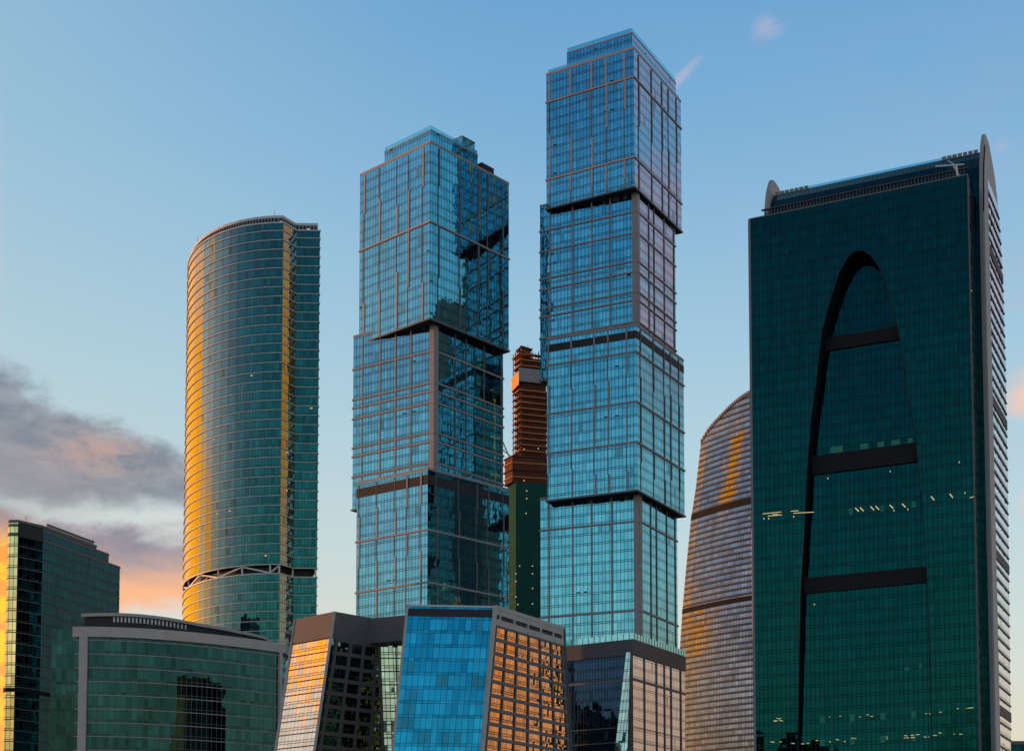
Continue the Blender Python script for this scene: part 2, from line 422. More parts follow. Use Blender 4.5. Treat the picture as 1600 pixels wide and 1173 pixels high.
# ------------------------------------------------------------------ stacked-box towers
def stack_block(root, mid_px, D, zb, gl, gr, left_f, right_f, bands, fw=.75, corner=0.0, segs=True, roofz=None, bandh=.62, minor=None,
                brown=None, name='tower_block', label=None, off=.32):
    """mid_px: (left, corner, right) of one level line in the photo; D depth of the corner; roofz/zb heights"""
    (lx, ly), (kx, ky), (rx, ry) = mid_px
    z = CZ+D*slope(ky)
    L, K, Rr = (at_level(x, y, z) for x, y in mid_px)
    L, K, Rr = L.xy, K.xy, Rr.xy; B = L+Rr-K
    poly = [tuple(L), tuple(K), tuple(Rr), tuple(B)]
    if area(poly) < 0: raise Exception('winding')
    zt = lev(K, roofz)
    z0 = lev(K, zb) if zb is not None else 0
    mb = MB()
    mb.wall(L, K, z0, zt, gl); mb.wall(K, Rr, z0, zt, gr)
    mb.wall(Rr, B, z0, zt, gl); mb.wall(B, L, z0, zt, gr)
    mb.cap(poly, z0, 'soffit', False); mb.cap(poly, zt, 'roof')
    body = mb.build(name, root)
    if label: body['label'] = label
    zm = (z0+zt)/2
    fm = MB()
    zs = [lev(K, b) for b in bands]
    def one(nm, *a): q = MB(); q.ring(poly, *a); q.build(nm, body)
    for zz in zs: one('floor_band', zz-bandh/2, zz+bandh/2, off, 'frame')
    one('parapet', zt-.1, zt+.75, .10, 'frame', -.25)
    one('base_trim', z0-.25, z0+.35, off+.05, 'frame_dark')
    fm = MB()
    cuts = sorted([z0+.4]+[q for q in zs if z0+1 < q < zt-1]+[zt-.3])
    def fins(P, Q, pxs, m0):
        for px in pxs:
            t = frac(P, Q, zm, px)
            for a, b in zip(cuts, cuts[1:]):
                a += bandh/2; b -= bandh/2
                if not segs or b-a < 14: 
                    fm.fin(P, Q, t, a, b, fw, .24, m0); continue
                k = max(2, int((b-a)/11)); hs = [a+(b-a)*(i+random.uniform(-.25, .25)*(0 < i < k))/k for i in range(k+1)]
                dd = random.random() < .5
                for q0, q1 in zip(hs, hs[1:]):
                    fm.fin(P, Q, t+(.25/(Q-P).length)*(1 if dd else -1), q0+.01, q1-.01, fw*(1 if dd else .55), .26 if dd else .16, m0 if dd else 'frame_dark'); dd = not dd
    fins(L, K, left_f, 'frame'); fins(K, Rr, right_f, 'frame_dark')
    if corner:
        fm.fin(L, K, 1-corner/2/(K-L).length, z0+.4, zt-.4, corner, .2, 'frame')
        fm.fin(K, Rr, corner/2/(Rr-K).length, z0+.4, zt-.4, corner, .2, 'frame')
    # hidden faces get regular mullions
    for P, Q in ((Rr, B), (B, L)):
        for t in (.12, .34, .56, .78): fm.fin(P, Q, t, z0+.4, zt-.4, fw, .24, 'frame')
    fm.build('mullion', body)
    if minor:
        mm = MB()
        for b in minor: zz = lev(K, b); mm.ring(poly, zz-.2, zz+.2, .14, 'frame_dark')
        mm.build('floor_line', body)
    if brown:
        a, b = lev(K, brown[0]), lev(K, brown[1]); mm = MB(); mm.ring(poly, b, a, .1, 'louvre'); mm.build('louvre_band', body)
    return body, poly, (L, K, Rr, B), z0, zt

def mechanical_clutter(root, spots):
    for x, y, z, a, b, h in spots:
        mb = MB(); mb.box((x, y, z), (a, 0, 0), (0, b, 0), (0, 0, h), 'louvre')
        for k in range(4): mb.box((x-.1, y-.1, z+h*(.15+.2*k)), (a+.2, 0, 0), (0, b+.2, 0), (0, 0, .1), 'frame')
        mb.build('roof_plant', root)

# ---- left stacked tower
T2 = thing('stacked_tower', 'shorter blue glass tower of offset stacked boxes, left of the half-built tower', 'skyscraper', (-27, 505, 0), 'stacked box towers of blue glass')
A2, pA, cA, z0, z1 = stack_block(T2, ((562, 392), (672, 345), (795, 404)), 505, 498, 'g_blue', 'g_teal',
    [569, 593, 620, 638, 660.5], [685, 718, 747, 762, 785], [346], roofz=223, fw=.62)
L, K, Rr, B = cA
# set-back crown on the roof, flush with the corner
u1 = (L-K); u2 = (Rr-K)
cr = [tuple(K+u1*.66+u2*.015), tuple(K+u1*.012+u2*.015), tuple(K+u1*.012+u2*.60), tuple(K+u1*.66+u2*.60)]
mb = MB(); zc = z1+5.0
for i in range(4): mb.wall(cr[i], cr[(i+1) % 4], z1, zc, 'g_blue' if i % 2 == 0 else 'g_teal')
mb.cap(cr, zc, 'roof'); crown = mb.build('crown', T2)
mb = MB(); mb.ring(cr, zc-.25, zc+.12, .12, 'frame', -.1); mb.build('cornice', crown)
mb = MB(); mb.ring(offs(cr, -.1), zc+.13, zc+1.5, 0, 'rail', -.06); mb.build('glass_railing', crown)
# plant room in green glass and roof plant to the right
def roofbox(K, u1, u2, a0, a1, b0, b1, z, h, m, name, root, rim=True):
    p = [tuple(K+u1*a1+u2*b0), tuple(K+u1*a0+u2*b0), tuple(K+u1*a0+u2*b1), tuple(K+u1*a1+u2*b1)]
    mb = MB()
    for i in range(4): mb.wall(p[i], p[(i+1) % 4], z, z+h, m)
    mb.cap(p, z+h, 'roof')
    if rim: mb.ring(p, z+h-.2, z+h+.15, .1, 'frame_dark', -.1)
    return mb.build(name, root)
roofbox(K, u1, u2, .03, .28, .42, .58, zc+.12, 4.2, 'rail', 'plant_room', T2)
roofbox(K, u1, u2, .06, .30, .18, .34, zc+.12, 1.8, 'louvre', 'roof_plant', T2)
roofbox(K, u1, u2, .02, .2, .66, .82, z1+.9, 2.3, 'louvre', 'roof_plant', T2)
B2, pB, cB, z0b, z1b = stack_block(T2, ((551, 749), (678, 725), (786, 760)), 510, 775, 'g_blue', 'g_teal',
    [566, 594, 618, 642], [711, 728, 756, 783], [548, 597, 610.5, 628, 675, 689, 722], roofz=496, corner=1.9, segs=False, fw=.52)
C2, pC, cC, z0c, z1c = stack_block(T2, ((557, 847), (668, 827), (795, 856)), 500, None, 'g_blue', 'g_teal',
    [559, 587, 616, 634, 656], [681, 716, 744, 762, 786], [827, 909, 990], roofz=733, fw=.55, brown=(741, 756))
# ---- right, taller stacked tower
T4 = thing('stacked_tower', 'tallest blue glass tower of offset stacked boxes, right of the half-built tower', 'skyscraper', (41, 520, 0), 'stacked box towers of blue glass')
A4, pA, cA4, z0, z1 = stack_block(T4, ((854, 282), (991, 245), (1065, 319)), 520, 292, 'g_blue', 'g_pink',
    [859, 891.5, 925, 947.5, 976], [998, 1018, 1034.5, 1044.5, 1057], [120, 245], roofz=76, fw=.62)
L, K, Rr, B = cA4; u1 = (L-K); u2 = (Rr-K)
cr = [tuple(K+u1*.77+u2*.02), tuple(K+u1*.03+u2*.02), tuple(K+u1*.03+u2*.95), tuple(K+u1*.77+u2*.95)]
mb = MB(); zc = z1+6.6
for i in range(4): mb.wall(cr[i], cr[(i+1) % 4], z1, zc, 'g_blue' if i % 2 == 0 else 'g_pink')
mb.cap(cr, zc, 'roof'); crown = mb.build('crown', T4)
mb = MB(); mb.ring(cr, zc-.25, zc+.1, .12, 'frame', -.1); mb.build('cornice', crown)
mb = MB(); mb.ring(offs(cr, -.1), zc+.11, zc+1.7, 0, 'rail', -.06); mb.build('glass_railing', crown)
mb = MB(); mb.ring(offs(pA, -.5), z1+.9, z1+2.1, 0, 'rail', -.06); mb.build('glass_railing', A4)
B4, pB4, cB4, z0b, z1b = stack_block(T4, ((844, 484), (996, 455), (1056, 504)), 524, 570, 'g_blue', 'g_pink',
    [860, 895, 925, 954], [1014, 1022, 1038, 1053], [330, 363, 407, 424, 455, 468, 502], roofz=290, corner=1.9, segs=False, fw=.52)
C4, pC4, cC4, z0c, z1c = stack_block(T4, ((854, 531), (994, 507.5), (1068, 564)), 516, 766, 'g_blue', 'g_teal_flat',
    [857, 893, 929, 950.5, 979.5], [1001, 1021, 1038, 1048, 1061], [549, 627, 690], roofz=508, segs=True, fw=.55, brown=(516, 528))
D4, pD4, cD4, z0d, z1d = stack_block(T4, ((844, 829), (999, 813.5), (1058, 845.6)), 521, 1001, 'g_blue', 'g_teal_flat',
    [858, 895, 925, 956], [1017, 1026, 1042, 1055], [813.5, 953], roofz=764, corner=2.0, segs=False, fw=.52)
# base of the right tower
z = CZ+512*slope(991)
K = at_level(988.5, 991, z).xy; Rr = at_level(1069.6, 1019, z).xy; Lq = at_level(881, 1003, z).xy
L = K+(Lq-K)*1.6; B = L+Rr-K; pE = [tuple(L), tuple(K), tuple(Rr), tuple(B)]
mb = MB(); 
zt = z-1.6
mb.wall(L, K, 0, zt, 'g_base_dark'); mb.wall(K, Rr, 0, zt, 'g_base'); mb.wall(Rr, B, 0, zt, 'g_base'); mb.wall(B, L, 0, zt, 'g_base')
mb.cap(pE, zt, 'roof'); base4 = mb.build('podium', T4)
mb = MB(); mb.ring(pE, zt-5.2, zt+.1, .35, 'stone_dark'); mb.build('fascia', base4)
mb = MB(); mb.ring(offs(pE, .25), zt+.1, zt+2.2, 0, 'rail', -.06)
for i in range(4):
    P, Q = Vector(pE[i]), Vector(pE[(i+1) % 4]); n = int((Q-P).length/2.2)
    for k in range(n): mb.fin(P, Q, (k+.5)/n, zt+.1, zt+2.2, .12, .38, 'frame')
mb.build('glass_railing', base4)
mb = MB(); mb.ring(pE, lev(K, 1060)-.5, lev(K, 1060)+.3, .2, 'frame_dark')
for px in (1008, 1027, 1039.5, 1050, 1065): mb.fin(K, Rr, frac(K, Rr, 40, px), 0, zt-5.2, .6, .3, 'frame_dark')
mb.fin(L, K, .985, 0, zt-5.2, 1.0, .3, 'frame_dark'); mb.build('mullion', base4)
mb = MB()
for k in range(14):
    zz = 6+k*5.0
    if zz < zt-7: mb.ring(pE, zz, zz+.25, .08, 'frame_dark')
mb.build('floor_line', base4)
# glazed bay that leans on the dark wall of the base
d = (K-L).normalized(); n = Vector((d.y, -d.x))
def onL(px, py, o=.0):
    t = frac(L, K, lev(K, py), px); p = L+(K-L)*t+n*o; return (p.x, p.y, lev(K, py))
mb = MB(); a, b, c_, d_ = onL(966, 1173, 2.6), onL(986, 1173, 2.6), onL(986, 1018, .5), onL(979, 1018, .5)
mb.quad(a, b, c_, d_, 'g_link'); a2, d2 = onL(966, 1173, 0), onL(979, 1018, 0); mb.face([a2, a, d_, d2], 'stone_dark')
b2, c2 = onL(986, 1173, 0), onL(986, 1018, 0); mb.face([b, b2, c2, c_], 'stone_dark'); mb.face([d_, c_, c2, d2], 'stone_dark'); mb.build('leaning_bay', base4)

# ------------------------------------------------------------------ sloping office wedges in front
def wedge(root, top, bot, mats, z1, z0, fascia_h, fmat, name='office_wing', bandm='frame_dark', cap_glass=None):
    """top/bot plan corners in the same order, lofted"""
    mb = MB(); n = len(top)
    for i in range(n):
        j = (i+1) % n
        mb.quad((*bot[i], z0), (*bot[j], z0), (*top[j], z1), (*top[i], z1), mats[i])
    mb.cap(top, z1, 'roof')
    body = mb.build(name, root)
    # fascia follows the slope
    def lerp(zz, o): 
        t = (zz-z0)/(z1-z0); p = [tuple(Vector(a)*(1-t)+Vector(b)*t) for a, b in zip(bot, top)]
        return offs(p, o)
    def band(zl, zh, o, m, nm):
        q = MB(); A, Bq = lerp(zl, o), lerp(zh, o); A0, B0 = lerp(zl, -.2), lerp(zh, -.2)
        for i in range(n):
            j = (i+1) % n
            q.face([(*A[i], zl), (*A[j], zl), (*Bq[j], zh), (*Bq[i], zh)], m, [(0, zl), (1, zl), (1, zh), (0, zh)])
            q.face([(*Bq[i], zh), (*Bq[j], zh), (*B0[j], zh), (*B0[i], zh)], m)
            q.face([(*A0[i], zl), (*A0[j], zl), (*A[j], zl), (*A[i], zl)], m)
            q.face([(*B0[i], zh), (*B0[j], zh), (*A0[j], zl), (*A0[i], zl)], m)
        return q.build(nm, body)
    return body, lerp, band
def face_grid(root, a, b, c, d, zs, us, m, wv, wh, out, name, mat):
    """cladding grid (piers and spandrels) proud of a planar face: a,b bottom, c,d top"""
    a, b, c, d = map(Vector, (a, b, c, d)); nrm = (b-a).cross(d-a).normalized()
    def P(u, zz):
        t = (zz-a.z)/(d.z-a.z); l = a.lerp(d, t); r = b.lerp(c, t); return l.lerp(r, u)
    mb = MB()
    for zz in zs:
        p, q = P(0, zz-wh/2), P(1, zz-wh/2); up = P(0, zz+wh/2)-p
        mb.box(p, q-p, nrm*out, up, mat)
    for u in us:
        p, q = P(u, a.z), P(u, d.z); ex = (P(1, a.z)-P(0, a.z)).normalized()*wv
        mb.box(p-ex/2, ex, nrm*(out+.06), q-p, mat)
    return mb.build(name, root)

H1 = CZ+385*slope(957)
def scale_down(top, dirs, z1, z0, per):     # shift plan corner outward per metre of fall
    return [tuple(Vector(p)+Vector(d)*per*(z1-z0)) for p, d in zip(top, dirs)]
P1 = thing('office_building', 'low dark office wing with sloping gold reflecting face, left of the bright blue wedge', 'office building', (-45, 385, 0), 'sloping low office wedges')
K = at_level(523, 957, H1).xy; L = at_level(461.4, 969, H1).xy; Rr0 = at_level(574, 966, H1).xy
dr = (Rr0-K).normalized(); X = K+dr*24; B = L+dr*24
nf = Vector((-.66, -.75))
top = [tuple(L), tuple(K), tuple(X), tuple(B)]
per = 6.25/35
bot = scale_down(top, [nf, nf, Vector((0, 0)), Vector((0, 0))], H1, 0, per)
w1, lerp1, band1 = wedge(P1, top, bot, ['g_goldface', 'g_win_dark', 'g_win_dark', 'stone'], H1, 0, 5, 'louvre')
zf = lev(K, 996)
band1(zf, H1+.3, .25, 'stone_dark', 'fascia')
q = MB()
for i, t in ((0, 0),): pass
# thin bright edge strips on the sloping face
def edge_strip(mb, p, q_, wdt, dpt, m):
    mb.bar(p, q_, wdt, m)
mb = MB()
for a_, b_ in ((bot[0], top[0]), (bot[1], top[1])): mb.bar((*a_, 0), (*b_, H1+.3), .32, 'stone')
mb.build('edge_trim', w1)
mb = MB()
zl = zf
k = 0
while zl > 3:
    A_ = lerp1(zl, .07); B_ = lerp1(zl, .07); A2_ = lerp1(zl-.28, .07)
    mb.quad((*A2_[0], zl-.28), (*A2_[1], zl-.28), (*A_[1], zl), (*A_[0], zl), 'soffit'); zl -= 3.45
mb.build('floor_line', w1)
zs = [zf-.4-3.45*k for k in range(20) if zf-.4-3.45*k > 1]
face_grid(w1, (*bot[1], 0), (*bot[2], 0), (*top[2], zf), (*top[1], zf), zs, [.03, .22, .40, .58, .76, .95], 0, .8, 1.0, .35, 'cladding_grid', 'stone_dark')
# link wall between the two wedges
c0 = at_level(574, 966, H1).xy; c1 = at_level(652, 959.5, H1).xy
lk = thing('link_building', 'recessed glazed link between the gold wedge and the blue wedge under a dark fascia', 'office building', (c0.x, c0.y, 0))
g0 = K+dr*14.7; g1 = c1+Vector((3, 8)); b0 = K+dr*18.5+Vector((.5, .5)); b1 = g1+Vector((1, 3))
mb = MB(); mb.quad((b0.x, b0.y, 0), (b1.x, b1.y, 0), (g1.x, g1.y, zf), (g0.x, g0.y, zf), 'g_link')
mb.quad((b1.x, b1.y+12, 0), (b0.x, b0.y+12, 0), (g0.x, g0.y+12, zf), (g1.x, g1.y+12, zf), 'g_link'); wl = mb.build('glass_wall', lk)
mb = MB()
dn = (g1-g0); 
for k in range(18):
    zz = zf-3.45*k; t = zz/zf
    p = b0.lerp(g0, t); q_ = b1.lerp(g1, t)
    if zz > 1: mb.bar((p.x, p.y-.1, zz), (q_.x, q_.y-.1, zz), .14, 'stone_dark')
for u in (.0, .33, .66, 1): 
    p = b0.lerp(b1, u); q_ = g0.lerp(g1, u); mb.bar((p.x, p.y-.1, 0), (q_.x, q_.y-.1, zf), .16 if u else .45, 'stone_dark')
mb.build('mullion', lk)
mb = MB(); o_ = c0+dr*.3; X_ = c1-o_; mb.box((o_.x, o_.y+.0, zf-.02), (X_.x, X_.y, 0), (6, 22, 0), (0, 0, H1-zf+.1), 'stone_dark'); mb.build('fascia', lk)

H2 = CZ+366*slope(948)
P2 = thing('office_building', 'low office wedge with bright blue sloping front and gold windows on its right side', 'office building', (-4, 367, 0), 'sloping low office wedges')
L = at_level(637, 946, H2).xy; K = at_level(774, 948.5, H2).xy; Rr = at_level(879, 982, H2).xy
nn = (Rr-K).normalized()
B = Rr+(L-K)
per = 5.7/35; 
top = [tuple(L), tuple(K), tuple(Rr), tuple(B)]
bot = [tuple(Vector(p)+nn*per*H2*s) for p, s in zip(top, (-1, -1, .8, .8))]
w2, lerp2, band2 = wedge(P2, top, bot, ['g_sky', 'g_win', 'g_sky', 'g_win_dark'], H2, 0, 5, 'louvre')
zf = lev(K, 962)
# brown strip below a glazed parapet on the front
mb = MB(); A_, B_ = lerp2(zf-.4, .12), lerp2(zf+1.5, .12); mb.quad((*A_[0], zf-.4), (*A_[1], zf-.4), (*B_[1], zf+1.5), (*B_[0], zf+1.5), 'louvre'); mb.build('louvre_band', w2)
mb = MB(); mb.bar((*bot[1], 0), (*top[1], H2+.3), .55, 'stone'); mb.bar((*bot[0], 0), (*top[0], H2+.3), .3, 'stone'); mb.bar((*top[0], H2+.1), (*top[1], H2+.1), .22, 'frame_light')
mb.bar((*bot[2], 0), (*top[2], H2+.2), .6, 'stone_dark'); mb.bar((*top[1], H2), (*top[2], H2), .5, 'stone'); mb.build('edge_trim', w2)
zf2 = lev(K, 976)
mb = MB(); a_, b_, c_, d_ = (*lerp2(zf2, 0)[1], zf2), (*lerp2(zf2, 0)[2], zf2), (*top[2], H2), (*top[1], H2)
face_grid(w2, a_, b_, c_, d_, [zf2+.7, H2-1.0], [.0, .06, .26, .45, .64, .83, .97], 0, .7, 1.5, .4, 'parapet_grid', 'stone')
q = MB(); q.quad(*[tuple(Vector(v)+Vector((.86, -.51, 0))*.1) for v in (a_, b_, c_, d_)], 'louvre'); q.build('louvre_band', w2)
zs = [zf2-3.45*k for k in range(20) if zf2-3.45*k > 1]
face_grid(w2, (*bot[1], 0), (*bot[2], 0), b_, a_, zs, [.03, .17, .32, .48, .64, .80, .965], 0, .42, .8, .28, 'cladding_grid', 'frame_dark')

# ------------------------------------------------------------------ round-fronted tall tower on the left
T1 = thing('round_tower', 'tall teal glass tower with rounded front and glowing gold left edge, white floor ledges', 'skyscraper', (-95, 600, 0))
zt = CZ+590*slope(347)
Kc = at_level(443, 347, zt).xy
a_, b_ = 48.3, 57.0
arc = []
N = 34
for i in range(N+1):
    t = R(158-158*i/N); arc.append((Kc.x-a_*math.sin(t)*(1 if t < R(90) else 1), Kc.y+b_*(1-math.cos(t))))
W2 = Kc+Vector((.524, .852))*8.1; W3 = Vector((at_depth(500, 365, W2.y+.3).x, W2.y+.3)); W4 = Vector((W3.x-16, W3.y+62))
poly = arc+[tuple(W2), tuple(W3), tuple(W4)]
if area(poly) < 0: poly = poly[::-1]
zb0, zb1 = lev(Kc, 894.5), lev(Kc, 882)
def skin(poly, z0, z1, m, mb, o=0):
    P = offs(poly, o); u = 0
    for i in range(len(P)): u = mb.wall(P[i], P[(i+1) % len(P)], z0, z1, m, u)
mb = MB(); skin(poly, zb1, zt, 'g_round', mb); mb.cap(poly, zt, 'roof'); mb.cap(poly, zb1, 'soffit', False); up = mb.build('upper_shaft', T1)
mb = MB(); skin(poly, 0, zb0, 'g_round', mb); mb.cap(poly, zb0, 'roof'); lo = mb.build('lower_shaft', T1)
fh = 3.8
for body, za, zz in ((up, zb1, zt), (lo, 0, zb0)):
    k = math.ceil(za/fh)
    def ledge(a, b, o):
        mb = MB(); mb.ring(poly, a, b, o, 'frame_light'); mb.build('floor_ledge', body)
    while k*fh < zz-.3:
        if k*fh > za+.8: ledge(k*fh-.13, k*fh+.14, .32)
        k += 1
    ledge(za+.001, za+.4, .3); ledge(zz-.5, zz, .3)
mb = MB(); skin(poly, zb0, zb1, 'louvre', mb, -2.2); mb.build('service_floor', T1)
mb = MB(); P = offs(poly, -.5)
seg = []
for i in range(0, N, 3):
    p, q_ = P[i], P[min(i+3, N)]
    def strut(a, b, r_): mb = MB(); mb.bar(a, b, r_, 'brace'); mb.build('brace', T1)
    strut((*p, zb0+.05), (*p, zb1-.05), .34)
    strut((*p, zb0+.1), (*q_, zb1-.1), .3) if (i//3) % 2 else strut((*p, zb1-.1), (*q_, zb0+.1), .3)
for v in (P[N], P[N+1], P[N+2]): strut((*v, zb0+.05), (*v, zb1-.05), .34)
# open crown with posts and a rounded ledge
mb = MB(); Pc = offs(poly, -.9); zc = zt+2.1
for i in range(len(Pc)):
    p, q_ = Vector(Pc[i]), Vector(Pc[(i+1) % len(Pc)]); k = max(1, int((q_-p).length/1.25))
    for j in range(k):
        c_ = p.lerp(q_, j/k); mb.box((c_.x-.17, c_.y-.17, zt), (.34, 0, 0), (0, .34, 0), (0, 0, zc-zt), 'frame')
mb.build('crown_post', T1)
mb = MB(); mb.ring(offs(poly, -.7), zc, zc+1.0, 0, 'frame_light', -2.6); mb.build('crown_ledge', T1)
mb = MB(); skin(offs(poly, -4.5), zt, zc+.6, 'louvre', mb); mb.cap(offs(poly, -4.5), zc+.6, 'roof'); mb.build('penthouse', T1)
mb = MB()
for i in (10, 22, N-1): mb.bar((*Pc[i], zc+.9), (*Pc[i], zc+3.0), .08, 'frame')
mb.build('antenna', T1)

# ------------------------------------------------------------------ far left dark tower
T0 = thing('office_tower', 'mid-height dark teal office tower with gold rounded left corner at the far left', 'office tower', (-160, 505, 0))
zt = CZ+500*slope(820)
Kc = at_level(28.5, 820, zt).xy
W1_ = Kc+Vector((.61, .79))*9.6; W2_ = W1_+Vector((.342, .94))*30; W3_ = W1_+Vector((.342, .94))*37.5; W4_ = W1_+Vector((.342, .94))*44.5
nl = Vector((.86, -.5))
rnd = [(Kc.x-2.0+2.0*math.sin(t), Kc.y+2.0-2.0*math.cos(t)) for t in [R(a) for a in (-100, -80, -60, -40, -20, 0)]]
backl = Vector(rnd[0])+Vector((1.5, 42))
poly = rnd[:-1]+[tuple(Kc), tuple(W1_), tuple(W4_), tuple(backl)]
if area(poly) < 0: poly = poly[::-1]
# main body stops lower at the right end, stepped
def sub_poly(Wend, zt_, z0_=0, inset=0):
    p = rnd[:-1]+[tuple(Kc), tuple(W1_), tuple(Wend), tuple(Vector(Wend)+Vector((-22, 8))), tuple(backl)]
    return p
zgap0, zgap1 = lev(Kc, 1080), lev(Kc, 1074)
steps = [(W4_, lev(W4_, 886)), (W3_, lev(W3_, 866)), (W2_, lev(W2_, 853))]
zlast = 0
body = None
for idx, (We, zz) in enumerate(steps):
    p = sub_poly(We, zz); mb = MB(); u = 0
    for i in range(len(p)):
        m = 'g_gold' if i < len(rnd)-1 else 'g_left'
        u = mb.wall(p[i], p[(i+1) % len(p)], zlast, zz, m, u)
    mb.cap(p, zz, 'roof'); o = mb.build('tower_stage', T0)
    mb = MB(); mb.ring(p, zz-.6, zz+.3, .15, 'frame_dark', -.3)
    k = math.ceil(zlast/3.6)
    while k*3.6 < zz-.5:
        if k*3.6 > zlast+.3: mb.ring(p, k*3.6-.1, k*3.6+.1, .16, 'frame_dark')
        k += 1
    mb.build('floor_ledge', o); zlast = zz
p0 = sub_poly(W2_, 0)
mb = MB(); mb.ring(p0, zgap0, zgap1, .3, 'black'); mb.build('shadow_gap', T0)  # proud black band paints the shade of the gap, nothing is recessed
# brown roof screens
mb = MB(); zq = lev(Kc, 838)
q = [Vector(rnd[1])-Vector((.2, .2)), Kc+Vector((0, -.25)), W1_+nl*.25]
mb.quad((q[1].x, q[1].y, zq), (q[2].x, q[2].y, zq), (q[2].x, q[2].y, zt+.3), (q[1].x, q[1].y, zt+.3), 'louvre')
mb.quad((q[2].x, q[2].y, zq), (q[1].x-.4, q[1].y+.6, zq), (q[1].x-.4, q[1].y+.6, zt+.3), (q[2].x, q[2].y, zt+.3), 'louvre')
mb.build('roof_screen', T0)
mb = MB(); e = W1_+Vector((.342, .94))*3; f_ = W1_+Vector((.342, .94))*29.5
for k in range(26):
    c_ = Vector(e).lerp(f_, k/26)+Vector((-.6, .2)); mb.box((c_.x, c_.y, zlast), (.4, 0, 0), (0, .4, 0), (0, 0, 1.1), 'frame')
mb.bar((e.x-.5, e.y, zlast+1.3), (f_.x-.5, f_.y, zlast+1.3), .28, 'frame_dark'); mb.build('roof_railing', T0)
mb = MB()
for p in (Kc+Vector((1.6, 3)), W2_+Vector((-1, -1))): mb.bar((p.x, p.y, zlast), (p.x, p.y, zlast+2.4), .07, 'frame_dark')
mb.build('antenna', T0)

# ------------------------------------------------------------------ low curved block front left
TM = thing('office_building', 'low curved green glass block in a grey stone frame, in front of the round tower', 'office building', (-100, 435, 0))
zt = CZ+430*slope(981)
L = at_level(120, 981, zt).xy; Rr = at_level(442, 1007, zt).xy
N = 26; crv = []
for i in range(N+1):
    s = i/N; crv.append(Vector((L.x+(Rr.x-L.x)*s, L.y+(Rr.y-L.y)*s**1.75-1.5*math.sin(math.pi*s))))
poly = [tuple(p) for p in crv]+[(Rr.x+2, Rr.y+30), (L.x+2, L.y+34)]
mb = MB(); u = 0
for i in range(len(poly)): u = mb.wall(poly[i], poly[(i+1) % len(poly)], 0, zt, 'g_front', u)
mb.cap(poly, zt, 'roof'); bm = mb.build('curved_facade', TM)
zfr = lev(L, 995)
mb = MB(); mb.ring(poly, zfr, zt+.3, .9, 'stone', -.3)
def strip(mb, crv, i0, i1, z0, z1, o, m): pass
mb.fin(poly[0], poly[1], 1.05, 0, zfr, 2.3, .88, 'stone'); mb.fin(poly[N-1], poly[N], .6, 0, zfr, 1.0, .88, 'stone'); mb.build('stone_frame', bm)
mb = MB(); k = 1
while k*3.9 < zfr-.5: mb.ring(poly, k*3.9-.11, k*3.9+.11, .22, 'frame'); k += 1
mb.build('floor_ledge', bm)
# setback glass wing at its left
Wl = at_depth(81, 983, 437).xy; zw = lev(Wl, 983)
wp = [tuple(Wl), (L.x+1.2, 436), (L.x+2.2, L.y+33), (Wl.x+2, 470)]
mb = MB(); u = 0
for i in range(4): u = mb.wall(wp[i], wp[(i+1) % 4], 0, zw, 'g_front', u)
mb.cap(wp, zw, 'roof'); mb.build('side_wing', TM)
# penthouse with a swooping metal roof edge
zp = CZ+443*slope(959); a = at_level(132, 959, zp).xy; pc = []
mb = MB(); N2 = 24
for i in range(N2+1):
    s = i/N2; b = at_level(132+(412-132)*s, 959-4.5*math.sin(min(1, s*1.6)*math.pi)*(.7)+(35*s**1.9), zp).xy; pc.append(b)
pp = [tuple(p) for p in pc]+[(pc[-1].x, pc[-1].y+6), (pc[0].x+1, pc[0].y+22)]
for i in range(len(pp)): mb.wall(pp[i], pp[(i+1) % len(pp)], zt-.2, zp-.9, 'louvre')
ph = mb.build('penthouse', TM)
mb = MB(); mb.ring(pp, zp-.9, zp, .8, 'stone', -1.0); mb.cap(pp, zp-.2, 'roof'); mb.build('roof_edge', ph)
mb = MB()
for i in range(4, 14):
    for t in (0, .5):
        p, q_ = pc[i], pc[i+1]; mb.fin(p, q_, t, zp-2.6, zp-1.1, .5, .25, 'frame_light')
mb.build('vent_slat', ph)

# ------------------------------------------------------------------ half-built tower between the stacked towers
TC = thing('unfinished_tower', 'half-built concrete tower with bare floor slabs and orange netting between the stacked towers', 'skyscraper', (10, 850, 0))
Dc = 945
def cpt(px, D): return Vector(((px-PX)/F*D*1.02, D))
def core(x0, xk, x1, D, dback=26):
    K = at_depth(xk, 650, D).xy; L = at_depth(x0, 650, D+10).xy; Rr = at_depth(x1, 650, D+6).xy
    return [tuple(L), tuple(K), tuple(Rr), tuple(L+Rr-K+Vector((0, dback-16)))]
c1 = core(802, 812, 858, Dc)
def zc_(y): return lev((0, Dc), y)
inner = offs(c1, -1.6)
mb = MB()
for i in range(4): mb.wall(inner[i], inner[(i+1) % 4], zc_(757), zc_(556), 'rust')
mb.cap(inner, zc_(556), 'roof'); cc = mb.build('concrete_core', TC)
mb = MB(); y = 712
while y > 604:
    z_ = zc_(y); P = offs(c1, random.uniform(-.3, .7)); mb = MB(); mb.ring(P, z_-.35, z_+.3, 0, 'concrete', -3); mb.build('floor_slab', TC); y -= 9.4
for y in (570, 561, 552): mb = MB(); mb.ring(c1, zc_(y)-.35, zc_(y)+.3, random.uniform(-.2, .8), 'concrete', -3); mb.build('floor_slab', TC)
mb = MB()
for px, e in ((0, 1), (.3, 1), (.65, 1), (.97, 1)):
    for (a, b) in ((c1[0], c1[1]), (c1[1], c1[2])):
        p = Vector(a).lerp(Vector(b), px); mb.bar((p.x, p.y+.6, zc_(757)), (p.x, p.y+.6, zc_(545)), .28, 'rust')
mb.build('column', TC)
mb = MB()
